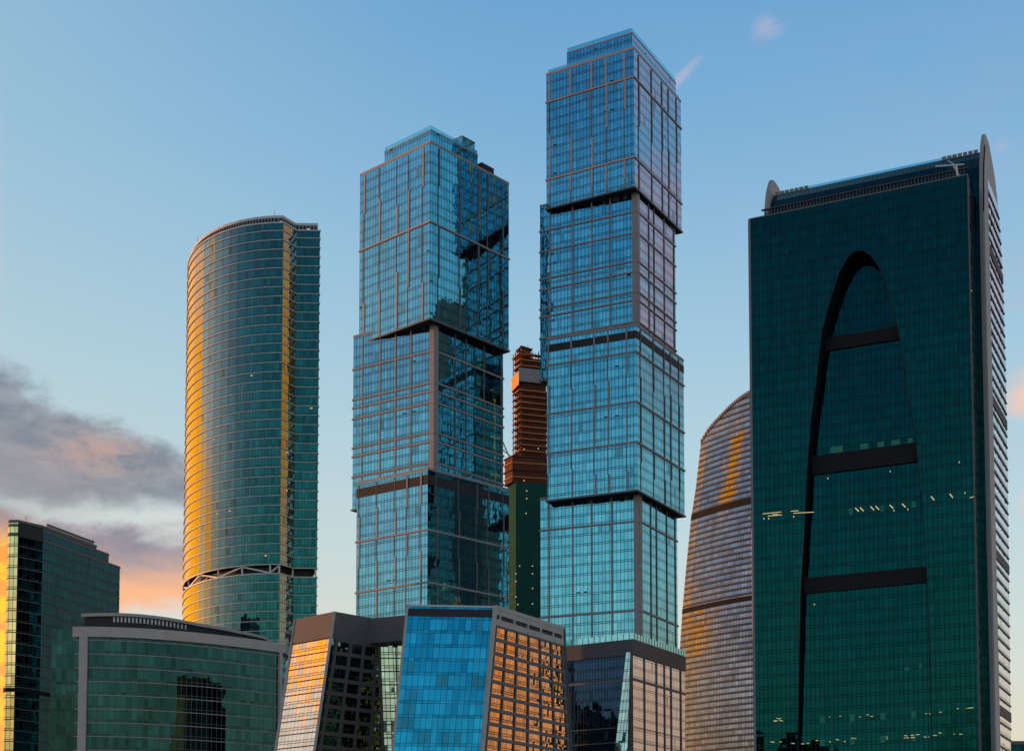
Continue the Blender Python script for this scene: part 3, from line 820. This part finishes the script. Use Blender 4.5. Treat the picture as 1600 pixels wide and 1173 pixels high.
for y in [604-0+9.4*k for k in range(12)]:
    for j in range(9):
        p = Vector(c1[0]).lerp(Vector(c1[1]), j/8); z_ = zc_(y)
        mb.box((p.x-.9, p.y-.3, z_+random.uniform(.4, 1.6)), (random.uniform(.3, 1.3), 0, 0), (0, .3, 0), (0, 0, random.uniform(.2, 1.0)), random.choice(['tarp', 'rust', 'tarp']))
mb.build('edge_panel', TC)
mb = MB()
P = offs(c1, 1.0); mb.quad((*P[0], zc_(604)), (*P[1], zc_(601)), (*P[1], zc_(580)), (*P[0], zc_(583)), 'tarp')
mb.quad((*P[3], zc_(604)), (*P[0], zc_(604)), (*P[0], zc_(583)), (*P[3], zc_(583)), 'tarp'); mb.build('orange_netting', TC)
mb = MB(); mb.quad((*P[1], zc_(596)), (*P[2], zc_(596)), (*P[2], zc_(575)), (*P[1], zc_(575)), 'sheet'); mb.build('grey_sheeting', TC)
# uppermost core
ct = core(806, 814, 832, Dc, 20)
mb = MB(); it = offs(ct, -.8)
for i in range(4): mb.wall(it[i], it[(i+1) % 4], zc_(572), zc_(540), 'rust')
for y in (540, 547, 554, 561): mb.ring(ct, zc_(y)-.3, zc_(y)+.2, random.uniform(0, .6), 'concrete' if y > 545 else 'rust', -2)
for k in range(7):
    p = Vector(ct[k % 4]).lerp(Vector(ct[(k+1) % 4]), .3*(k % 3)); mb.bar((p.x, p.y, zc_(560)), (p.x, p.y, zc_(538-random.random()*3)), .12, 'rust')
for k in range(6):
    p = Vector(c1[1]).lerp(Vector(c1[2]), .45+.09*k); mb.bar((p.x, p.y, zc_(560)), (p.x, p.y, zc_(548)), .12, 'rust')
mb.bar((*Vector(c1[1]).lerp(Vector(c1[2]), .45), zc_(551)), (*c1[2], zc_(551)), .12, 'rust')
mb.build('core_top', TC)
# wider lower part: brown works floors then green netted facade
c2 = core(787, 800, 862, Dc-6, 30)
mb = MB(); i2 = offs(c2, -.6)
for i in range(4): mb.wall(i2[i], i2[(i+1) % 4], zc_(757), zc_(716), 'rust')
for y in (716, 726, 737, 748, 756): mb.ring(c2, zc_(y)-.35, zc_(y)+.3, random.uniform(0, .5), 'concrete' if y in (726, 748) else 'rust', -1)
mb.cap(i2, zc_(716), 'concrete'); mb.build('works_floor', TC)
mb = MB(); c3 = core(793, 806, 862, Dc-6, 30); u = 0
for i in range(4): u = mb.wall(c3[i], c3[(i+1) % 4], 0, zc_(757), 'net', u)
nf = mb.build('netted_facade', TC)
for k in range(1, 40):
    if k*5.4 < zc_(757)-2: mb = MB(); mb.ring(c3, k*5.4, k*5.4+.3, .12, 'soffit'); mb.build('netting_seam', nf)
mb = MB(); K_ = Vector(c3[1]); R_ = Vector(c3[2])
for (px, py) in ((823, 768), (823, 780), (822, 803), (812, 885), (832, 885), (803, 897), (832, 897), (803, 909), (832, 920), (802, 933), (832, 944), (809, 945), (819, 752), (841, 702), (819, 703), (834, 560)):
    mb = MB(); t = frac(K_, R_, zc_(py), px) if px > 806 else 0; p = K_.lerp(R_, t); zz = lev(p, py)
    mb.box((p.x-.3, p.y-1.3, zz), (.6, 0, 0), (0, .4, 0), (0, 0, .5), 'lamp'); mb.build('work_lamp', TC)
mb = MB(); p = Vector(c2[0]); z_ = zc_(706)
mb.bar((p.x+4, p.y, z_-3), (p.x-.5, p.y-2, z_+7), .3, 'sheet'); mb.bar((p.x+4, p.y, z_-1), (p.x-2, p.y-2, z_+3), .25, 'sheet'); mb.bar((p.x-2, p.y-2, z_+3), (p.x-.5, p.y-2, z_+7), .2, 'sheet')
for k in range(5):
    a = Vector((p.x+4, p.y, z_-3)).lerp(Vector((p.x-.5, p.y-2, z_+7)), k/5); b = Vector((p.x+4, p.y, z_-1)).lerp(Vector((p.x-2, p.y-2, z_+3)), (k+.5)/5); mb.bar(a, b, .14, 'sheet')
mb.build('hoist_arm', TC)

# ------------------------------------------------------------------ sail-shaped tower behind the green one
TF = thing('sail_tower', 'sail-shaped glass tower with curved roofline and fiery reflections, half hidden behind the dark green tower', 'skyscraper', (130, 830, 0))
sil = [(1095.7, 689), (1087, 764), (1080, 808), (1072, 888), (1066, 957), (1062, 1017), (1060, 1100), (1059, 1173), (1058, 1300), (1058, 1420)]
DL = 850
lefts = [at_depth(x, y, DL) for x, y in sil]
def leftx(z):
    for a, b in zip(lefts, lefts[1:]):
        if b.z <= z <= a.z: return b.x+(a.x-b.x)*(z-b.z)/(a.z-b.z)
    return lefts[0].x if z > lefts[0].z else lefts[-1].x
outl = [(1095.7, 689), (1102, 677), (1112, 664), (1124.5, 651), (1136, 639), (1149, 627), (1160, 619), (1171.6, 612), (1185, 606), (1200, 601), (1220, 596), (1250, 592)]
NC = 22; EX, EY = 170.0, 792.0
def plan(s, z):
    X0 = leftx(z)
    x = X0+(EX-X0)*s; y = DL+(EY-DL)*s-13*math.sin(math.pi*min(1, s*1.0))**.8
    return x, y
def ztop(s):
    best = None
    x, y = plan(s, lefts[0].z)
    px = pxof((x, y), 280)
    for a, b in zip(outl, outl[1:]):
        if a[0] <= px <= b[0]:
            py = a[1]+(b[1]-a[1])*(px-a[0])/(b[0]-a[0]); return lev((x, y), py)
    return lev((x, y), outl[0][1] if px < outl[0][0] else outl[-1][1])
NR = 30; mb = MB(); ul = [0]
for i in range(NC):
    p, q_ = Vector(plan(i/NC, 100)), Vector(plan((i+1)/NC, 100)); ul.append(ul[-1]+(q_-p).length)
tops = [ztop(i/NC) for i in range(NC+1)]
def V(i, j, o=0):
    z = tops[i]*j/NR; x, y = plan(i/NC, z); return (x, y-o, z)
for i in range(NC):
    for j in range(NR):
        q4 = [V(i, j), V(i+1, j), V(i+1, j+1), V(i, j+1)]
        mb.face(q4, 'g_sail', [(ul[i], q4[0][2]), (ul[i+1], q4[1][2]), (ul[i+1], q4[2][2]), (ul[i], q4[3][2])])
bk = [(plan(0, 100)[0]+12, DL+30), (EX+8, EY+45)]
for j in range(NR):
    a, b = V(0, j), V(0, j+1)
    mb.face([(a[0]+12, DL+30, a[2]), a, b, (b[0]+12, DL+30, b[2])], 'g_sail', [(0, a[2]), (30, a[2]), (30, b[2]), (0, b[2])])
for i in range(NC): mb.face([V(i, NR), V(i+1, NR), (V(i+1, NR)[0]+12, DL+30, tops[i+1]-3), (V(i, NR)[0]+12, DL+30, tops[i]-3)], 'roof')
a, b = V(NC, 0), V(NC, NR); mb.face([a, (EX+12, DL+30, 0), (EX+12, DL+30, tops[NC]), b], 'g_sail', [(0, 0), (50, 0), (50, b[2]), (0, b[2])])
sf = mb.build('glass_skin', TF)
mb = MB()
for i in range(NC):
    a, b = Vector(V(i, NR)), Vector(V(i+1, NR)); mb.bar(a, b, .5, 'frame')
    for t in (0, .33, .66): c_ = a.lerp(b, t); mb.box((c_.x-.4, c_.y-1.0, c_.z-1.2), (.8, 0, 0), (0, 1, 0), (0, 0, 2.0), 'frame')
mb.build('roof_edge', TF)
for lab_y in (808, 955):
    zz = lev((0, DL), lab_y); mb = MB()
    for i in range(NC):
        if min(tops[i], tops[i+1]) < zz+3: continue
        def W(i, z, o): x, y = plan(i/NC, z); return (x-o*.4, y-o, z)
        h = 3.4 if lab_y == 808 else 2.6
        mb.face([W(i, zz-h/2, .5), W(i+1, zz-h/2, .5), W(i+1, zz+h/2, .5), W(i, zz+h/2, .5)], 'black')
        mb.face([W(i, zz+h/2, .5), W(i+1, zz+h/2, .5), W(i+1, zz+h/2, 0), W(i, zz+h/2, 0)], 'black')
        mb.face([W(i+1, zz-h/2, .5), W(i, zz-h/2, .5), W(i, zz-h/2, 0), W(i+1, zz-h/2, 0)], 'black')
    mb.build('service_band', TF)
mb = MB()
k = 1
while k*3.3 < max(tops):
    zz = k*3.3
    for i in range(NC):
        if min(tops[i], tops[i+1]) < zz+1: continue
        def W(i, z, o): x, y = plan(i/NC, z); return (x-o*.4, y-o, z)
        mb.face([W(i, zz, .35), W(i+1, zz, .35), W(i+1, zz+.35, .35), W(i, zz+.35, .35)], 'dark_louvre')
        mb.face([W(i, zz+.35, .35), W(i+1, zz+.35, .35), W(i+1, zz+.35, 0), W(i, zz+.35, 0)], 'louvre')
        mb.face([W(i+1, zz, .35), W(i, zz, .35), W(i, zz, 0), W(i+1, zz, 0)], 'louvre')
    k += 1
mb.build('floor_ledge', TF)

# ------------------------------------------------------------------ dark green tower with arched recess
TI = thing('arched_tower', 'dark green glass tower with tall parabolic arch recess on its front, rightmost and nearest', 'skyscraper', (110, 485, 0))
zs_ = CZ+470*slope(273.6)
Rr = at_level(1512, 273.6, zs_).xy; L = at_level(1170.5, 343.6, zs_).xy
u_ = (Rr-L); W = u_.length; uh = u_.normalized(); nb_ = Vector((-uh.y, uh.x))     # nb_ points away from camera
if nb_.y < 0: nb_ = -nb_
def fp(s, d, z): p = L+uh*s+nb_*d; return (p.x, p.y, z)
# arch outline: photo points on the front plane
al = [(1246, 1173), (1251, 920), (1255, 860), (1262, 720), (1268, 650), (1275, 600), (1284, 520), (1291, 490), (1300, 460), (1312, 424), (1324, 403), (1334, 393), (1340, 391)]
ar = [(1340, 391), (1350, 392), (1361, 400), (1372, 415), (1383, 442), (1393, 477), (1402, 510), (1411, 560), (1418, 610), (1425, 655), (1432, 700), (1441, 800), (1448, 900), (1453, 1050), (1456, 1173)]
def on_front(px, py):
    s = frac(L, Rr, lev(L+uh*W*.5, py), px)*W
    p = L+uh*s; return s, lev(p, py)
AL = [on_front(*p) for p in al]; AR = [on_front(*p) for p in ar]
AL = [(AL[0][0]-(AL[1][0]-AL[0][0])*.25, 0)]+AL; AR = AR+[(AR[-1][0]+.4, 0)]
mb = MB()
def fq(pts, d, m='g_green'): mb.face([fp(s, d, z) for s, z in pts], m, [(s, z) for s, z in pts])
# left of arch: strips between outline z-levels
for (s0, z0), (s1, z1) in zip(AL, AL[1:]): fq([(0, z0), (s0, z0), (s1, z1), (0, z1)], 0)
for (s0, z0), (s1, z1) in zip(AR, AR[1:]): fq([(s1, z1), (W, z1), (W, z0), (s0, z0)], 0)
zap = AL[-1][1]; zap2 = AR[0][1]
fq([(0, zap), (AL[-1][0], zap), (W, zap2), (W, zs_), (0, zs_)], 0)
TH = 12.0
mb.face([fp(W, 0, 0), fp(W, TH, 0), fp(W, TH, zs_), fp(W, 0, zs_)], 'g_left', [(0, 0), (TH, 0), (TH, zs_), (0, zs_)])
mb.face([fp(0, TH, 0), fp(0, 0, 0), fp(0, 0, zs_), fp(0, TH, zs_)], 'sheet', [(0, 0), (TH, 0), (TH, zs_), (0, zs_)])
mb.face([fp(0, 0, zs_), fp(W, 0, zs_), fp(W, TH, zs_), fp(0, TH, zs_)], 'roof')
slab = mb.build('front_slab', TI)
def arch_s(z, side):
    a = AL if side == 0 else AR[::-1]
    for (s0, z0), (s1, z1) in zip(a, a[1:]):
        if z0 <= z <= z1: return s0+(s1-s0)*(z-z0)/max(1e-6, z1-z0)
    return a[-1][0]
RD = 4.6
def rd(z): return 1.5+4.6*(max(0, z)/zap)**1.3
mb = MB()
outl2 = AL+AR[1:]
for (s0, z0), (s1, z1) in zip(outl2, outl2[1:]):
    mb.face([fp(s0, 0, z0), fp(s0, rd(z0)+.3, z0), fp(s1, rd(z1)+.3, z1), fp(s1, 0, z1)], 'black')
mb.build('arch_reveal', slab)
mb = MB()
for (s0, z0), (s1, z1) in zip(outl2, outl2[1:]): mb.bar(fp(s0, 0, z0), fp(s1, 0, z1), .12, 'soffit')
mb.build('arch_trim', slab)
mb = MB()
smin, smax = min(s for s, _ in outl2)-1, max(s for s, _ in outl2)+1
for k in range(30):
    za, zb = zap*k/30, zap*(k+1)/30
    sa0, sb0, sa1, sb1 = arch_s(za, 0), arch_s(za, 1), arch_s(zb, 0), arch_s(zb, 1)
    mb.face([fp(sa0, rd(za), za), fp(sb0, rd(za), za), fp(sb1, rd(zb), zb), fp(sa1, rd(zb), zb)], 'g_green', [(sa0, za), (sb0, za), (sb1, zb), (sa1, zb)])
rec = mb.build('arch_glazing', slab)
pm = L+uh*W*.5
for yt, yb in ((512, 533), (698, 728), (892, 917)):
    z1, z0 = lev(pm, yt-1), lev(pm, yb-1)
    mb = MB(); s0, s1 = arch_s((z0+z1)/2, 0)+.2, arch_s((z0+z1)/2, 1)-.2
    rz = rd(z0); a = fp(s0, rz-.6, z0); X = Vector(fp(s1, rz-.6, z0))-Vector(a); Y = Vector(fp(s0, rz+.1, z0))-Vector(a)
    mb.box(a, X, Y, (0, 0, z1-z0), 'dark_louvre')
    for k in range(6): mb.box(Vector(a)+Vector((0, 0, (z1-z0)*k/6+.1))-Y.normalized()*.12, X, Y.normalized()*.11, (0, 0, .22), 'dark_louvre')
    mb.build('louvre_band', slab)
mb = MB()
for a, b in (((0, zs_+.15), (W, zs_+.15)),): mb.bar(fp(a[0], 0, a[1]), fp(b[0], 0, b[1]), .22, 'frame_dark')
mb.bar(fp(0, 0, 0), fp(0, 0, zs_), .35, 'sheet'); mb.bar(fp(W, 0, 0), fp(W, 0, zs_), .2, 'frame_dark'); mb.build('edge_trim', slab)
# lit rooms and ceiling lamps behind the front
lm = MB(); lw = MB()
def lampline(px0, py0, px1, py1, r=.16, tgt=None):
    s0, z0 = on_front(px0, py0); s1, z1 = on_front(px1, py1)
    inside = arch_s(z0, 0) < s0 < arch_s(z0, 1)
    d = rd(z0)-.14 if inside else -.12
    q = MB(); q.bar(fp(s0, d, z0), fp(s1, d, z1), r, 'lamp'); q.build('ceiling_lamp', slab)
for x0 in (1332, 1339.5, 1356, 1364, 1386, 1405.5): 
    y = 789-(x0-1332)*.09; lampline(x0, y, x0+5.2, y+5.2, .13)
for x0, y in ((1436, 779.5), (1455, 775.5), (1484, 771.5)): lampline(x0, y, x0+4.4, y+5.6, .13)
for a in ((1192, 802.5, 1221, 799.5), (1200, 806, 1222, 804), (1236, 798.5, 1248, 797.5), (1240, 801.5, 1272, 799.8), (1515, 777.5, 1530, 775.5), (1208, 804, 1216, 803.4)): lampline(*a, .07)
rs = random.Random(3)
for (x, y) in ((1193.5, 810), (1201, 810), (1240, 807), (1288, 742), (1386, 731), (1498, 722), (1392, 793), (1414, 791), (1507, 770), (1268, 941)): lampline(x, y, x+1.0, y, .18)
def yline(x, y0): return y0-(x-1345)*.055
for k in range(30):
    x = rs.uniform(1198, 1510); y = yline(x, 1153)+rs.choice([-2.2, 1.5])+rs.uniform(-.4, .4); lampline(x, y, x+rs.uniform(1, 5), y+rs.uniform(-.2, .8), .07)
for k in range(22):
    x = rs.choice([rs.uniform(1205, 1222), rs.uniform(1290, 1360), rs.uniform(1430, 1475), rs.uniform(1495, 1520)]); y = yline(x, 1117)+rs.choice([-2.2, 1.2])+rs.uniform(-.4, .4); lampline(x, y, x+rs.uniform(1, 5), y+rs.uniform(-.2, .6), .06)
def litrect(x0, y0, x1, y1):
    s0, z1 = on_front(x0, y0); s1, z0 = on_front(x1, y1)
    d = rd(z1)-.2 if arch_s(z0, 0) < s0 < arch_s(z0, 1) else -.06
    lw = MB(); lw.face([fp(s0, d, z0), fp(s1, d, z0), fp(s1, d, z1), fp(s0, d, z1)], 'lampw'); lw.build('lit_window', slab)
for x in (1278, 1325, 1373, 1421):
    litrect(x, yline(x, 1113), x+8, yline(x, 1124)); litrect(x, yline(x, 1149), x+8, yline(x, 1160))
for r in ((1292, 693, 1312, 701), (1339, 688, 1352, 695), (1366, 685, 1377, 692), (1388, 682, 1402, 688), (1414, 679, 1422, 687), (1410, 1040, 1418, 1045), (1433, 1034, 1438, 1041), (1322, 790, 1328, 800), (1372, 786, 1376, 795), (1420, 779, 1427, 788)): litrect(*r)

# curved volume behind, with raised end walls ("ears")
S0, S1 = 1.2, W+2.5           # along the front direction
def prof_pts():
    E0 = L+uh*S1+nb_*TH
    def zy(d, y): p = E0+nb_*d; return lev(p, y)
    pts = [(0, 0), (0, zy(0, 330)), (.6, zy(0, 285)), (1.8, zy(1, 255)), (3.4, zy(3, 232)), (5.5, zy(5, 218)), (8, zy(8, 209.5)),
           (11, zy(11, 213)), (16, zy(16, 224)), (22, zy(22, 250)), (28, zy(28, 280)), (33, zy(33, 320)), (37, zy(37, 375)), (40, zy(40, 450)), (41.5, zy(41, 560)),
           (41, zy(41, 700)), (39, zy(39, 850)), (36.5, zy(36, 1000)), (34.5, zy(34, 1173)), (33, 0)]
    return pts
PR = prof_pts()
mb = MB(); sc = 4.0
def vol(s, d, z): return fp(s, TH+d, z)
body_pts = [(d+.6 if 0 < i < 7 else d, max(0, z-5.5 if z > 100 else z)) for i, (d, z) in enumerate(PR)]
for (d0, z0), (d1, z1) in zip(body_pts, body_pts[1:]):
    L0 = 0
    mb.face([vol(S0+1, d0, z0), vol(S1-1, d0, z0), vol(S1-1, d1, z1), vol(S0+1, d1, z1)][::1], 'g_green',
            [(0, z0), (S1-S0, z0), (S1-S0, z1), (0, z1)])
rear = mb.build('curved_volume', TI)
# end walls
def ear(sa, sb, nm, grow=0.0):
    mb = MB(); n = len(PR)
    A = [vol(sa, d, z) for d, z in PR]; Bq = [vol(sb, d, z) for d, z in PR]
    mb.face(A[::-1], 'stone'); mb.face(Bq, 'stone')
    for i in range(n):
        j = (i+1) % n; mb.face([A[i], Bq[i], Bq[j], A[j]], 'frame')
    return mb.build(nm, TI)
e1 = ear(S1-1.0, S1, 'end_wall'); e0 = ear(S0, S0+1.2, 'end_wall')
# right end: glass strip with floor ledges running back from a grey pier
def dback(z):
    a = PR[8:]
    for (d0, z0), (d1, z1) in zip(a, a[1:]):
        if z1 <= z <= z0: return d0+(d1-d0)*(z0-z)/max(1e-6, z0-z1)
    return PR[8][0]
mb = MB(); zz = 0
zmax = lev(L+uh*S1+nb_*TH, 250)
while zz+3.9 < zmax:
    d0, d1 = 9.0, dback(zz+2)-.8
    if d1 > d0+1: mb.face([vol(S1+.03, d0, zz), vol(S1+.03, d1, zz), vol(S1+.03, d1, zz+3.9), vol(S1+.03, d0, zz+3.9)], 'g_side', [(d0, zz), (d1, zz), (d1, zz+3.9), (d0, zz+3.9)])
    zz += 3.9
mb.build('side_glazing', e1)
mb = MB(); k = 1
while k*3.9 < zmax-2:
    z_ = k*3.9; d1 = dback(z_)+.15
    big = (k % 13 == 6)
    if d1 > 10:
        a = Vector(vol(S1+.02, 9.0, z_-(.55 if not big else 1.8))); X = Vector(vol(S1+.02, d1, a.z))-a
        mb.box(a, X, Vector((uh.x, uh.y, 0))*(.3 if not big else .25), (0, 0, .6 if not big else 3.2), 'frame_dark' if not big else 'louvre')
    k += 1
mb.build('floor_ledge', e1)
mb = MB(); a = Vector(vol(S1+.01, 0, 0)); ptop = PR[3][1]
mb.face([vol(S1+.5, .0, 0), vol(S1+.5, 9, 0), vol(S1+.5, 9, PR[7][1]-4), vol(S1+.5, 5.8, PR[5][1]-1), vol(S1+.5, 2.2, PR[3][1]), vol(S1+.5, .1, PR[1][1])], 'stone')
mb.face([vol(S1, .0, 0), vol(S1+.5, .0, 0), vol(S1+.5, 0, PR[1][1]), vol(S1, 0, PR[1][1])], 'stone')
mb.face([vol(S1+.5, 9, 0), vol(S1, 9, 0), vol(S1, 9, PR[7][1]-4), vol(S1+.5, 9, PR[7][1]-4)], 'stone'); mb.build('grey_pier', e1)
# roof terrace row of posts just above the front slab, and glass railing on the crest
mb = MB(); n = 60
for k in range(n):
    s = 2+(W-4)*k/n; a = fp(s, TH-.8, zs_); mb.box(a, Vector((uh.x, uh.y, 0))*.3, Vector((nb_.x, nb_.y, 0))*.5, (0, 0, 7.6), 'stone_dark')
a = fp(1, TH-1.2, zs_+7.6); mb.box(a, Vector((uh.x, uh.y, 0))*(W-3), Vector((nb_.x, nb_.y, 0))*1.1, (0, 0, .3), 'stone_dark'); mb.build('terrace_post', rear)
zr = max(z for d, z in body_pts); dr_ = [d for d, z in body_pts if z == zr][0]
mb = MB(); a = vol(S0+4, dr_-1.5, zr-.6); mb.box(a, Vector((uh.x, uh.y, 0))*(W-12), Vector((nb_.x, nb_.y, 0))*.1, (0, 0, 1.2), 'rail'); mb.build('glass_railing', rear)
for s0 in (S0+2, S1-14):
    for k in range(7):
        mb = MB(); a = vol(s0+k*1.7, dr_-2.6, zr-2.2); mb.box(a, Vector((uh.x, uh.y, 0))*1.35, Vector((nb_.x, nb_.y, 0))*.2, (0, 0, 2.6), 'sheet'); mb.build('roof_louvre', rear)
# window-cleaning crane standing on the terrace
base = Vector(fp(W-3.4, 3.0, zs_))
cr_ = thing('roof_crane', 'small pale window-cleaning crane on the terrace of the dark green tower', 'crane', base)
mb = MB(); mb.bar(base, base+Vector((-.6, 0, 5.2)), .28, 'brace'); mb.box(base-Vector((1, 1, 0)), (2, 0, 0), (0, 2, 0), (0, 0, .9), 'brace'); mb.build('mast', cr_)
mb = MB(); t_ = base+Vector((-.9, 0, 5.0)); mb.bar(t_+Vector((-6.5, -1, -.6)), t_+Vector((3.0, .5, .8)), .2, 'brace'); mb.bar(t_+Vector((.2, 0, .2)), t_+Vector((-2.4, 0, 1.8)), .13, 'brace'); mb.build('boom', cr_)
mb = MB(); mb.bar(base+Vector((.9, 0, .8)), base+Vector((-1.5, 0, 5.0)), .14, 'brace'); mb.build('strut', cr_)

# ------------------------------------------------------------------ low distant building bottom right
LB = thing('low_building', 'low dark ribbed building far behind at the bottom right corner', 'building', (245, 690, 0))
a = at_depth(1581, 1157, 690); zt = a.z
mb = MB(); q = [(a.x-30, 690), (a.x+60, 690), (a.x+60, 730), (a.x-30, 730)]; u = 0
for i in range(4): u = mb.wall(q[i], q[(i+1) % 4], 0, zt-1, 'g_left', u)
mb.cap(q, zt-1, 'roof'); o = mb.build('wall', LB); mb = MB(); mb.ring(q, zt-1.6, zt, .5, 'frame_dark', -.4); mb.build('parapet', o)
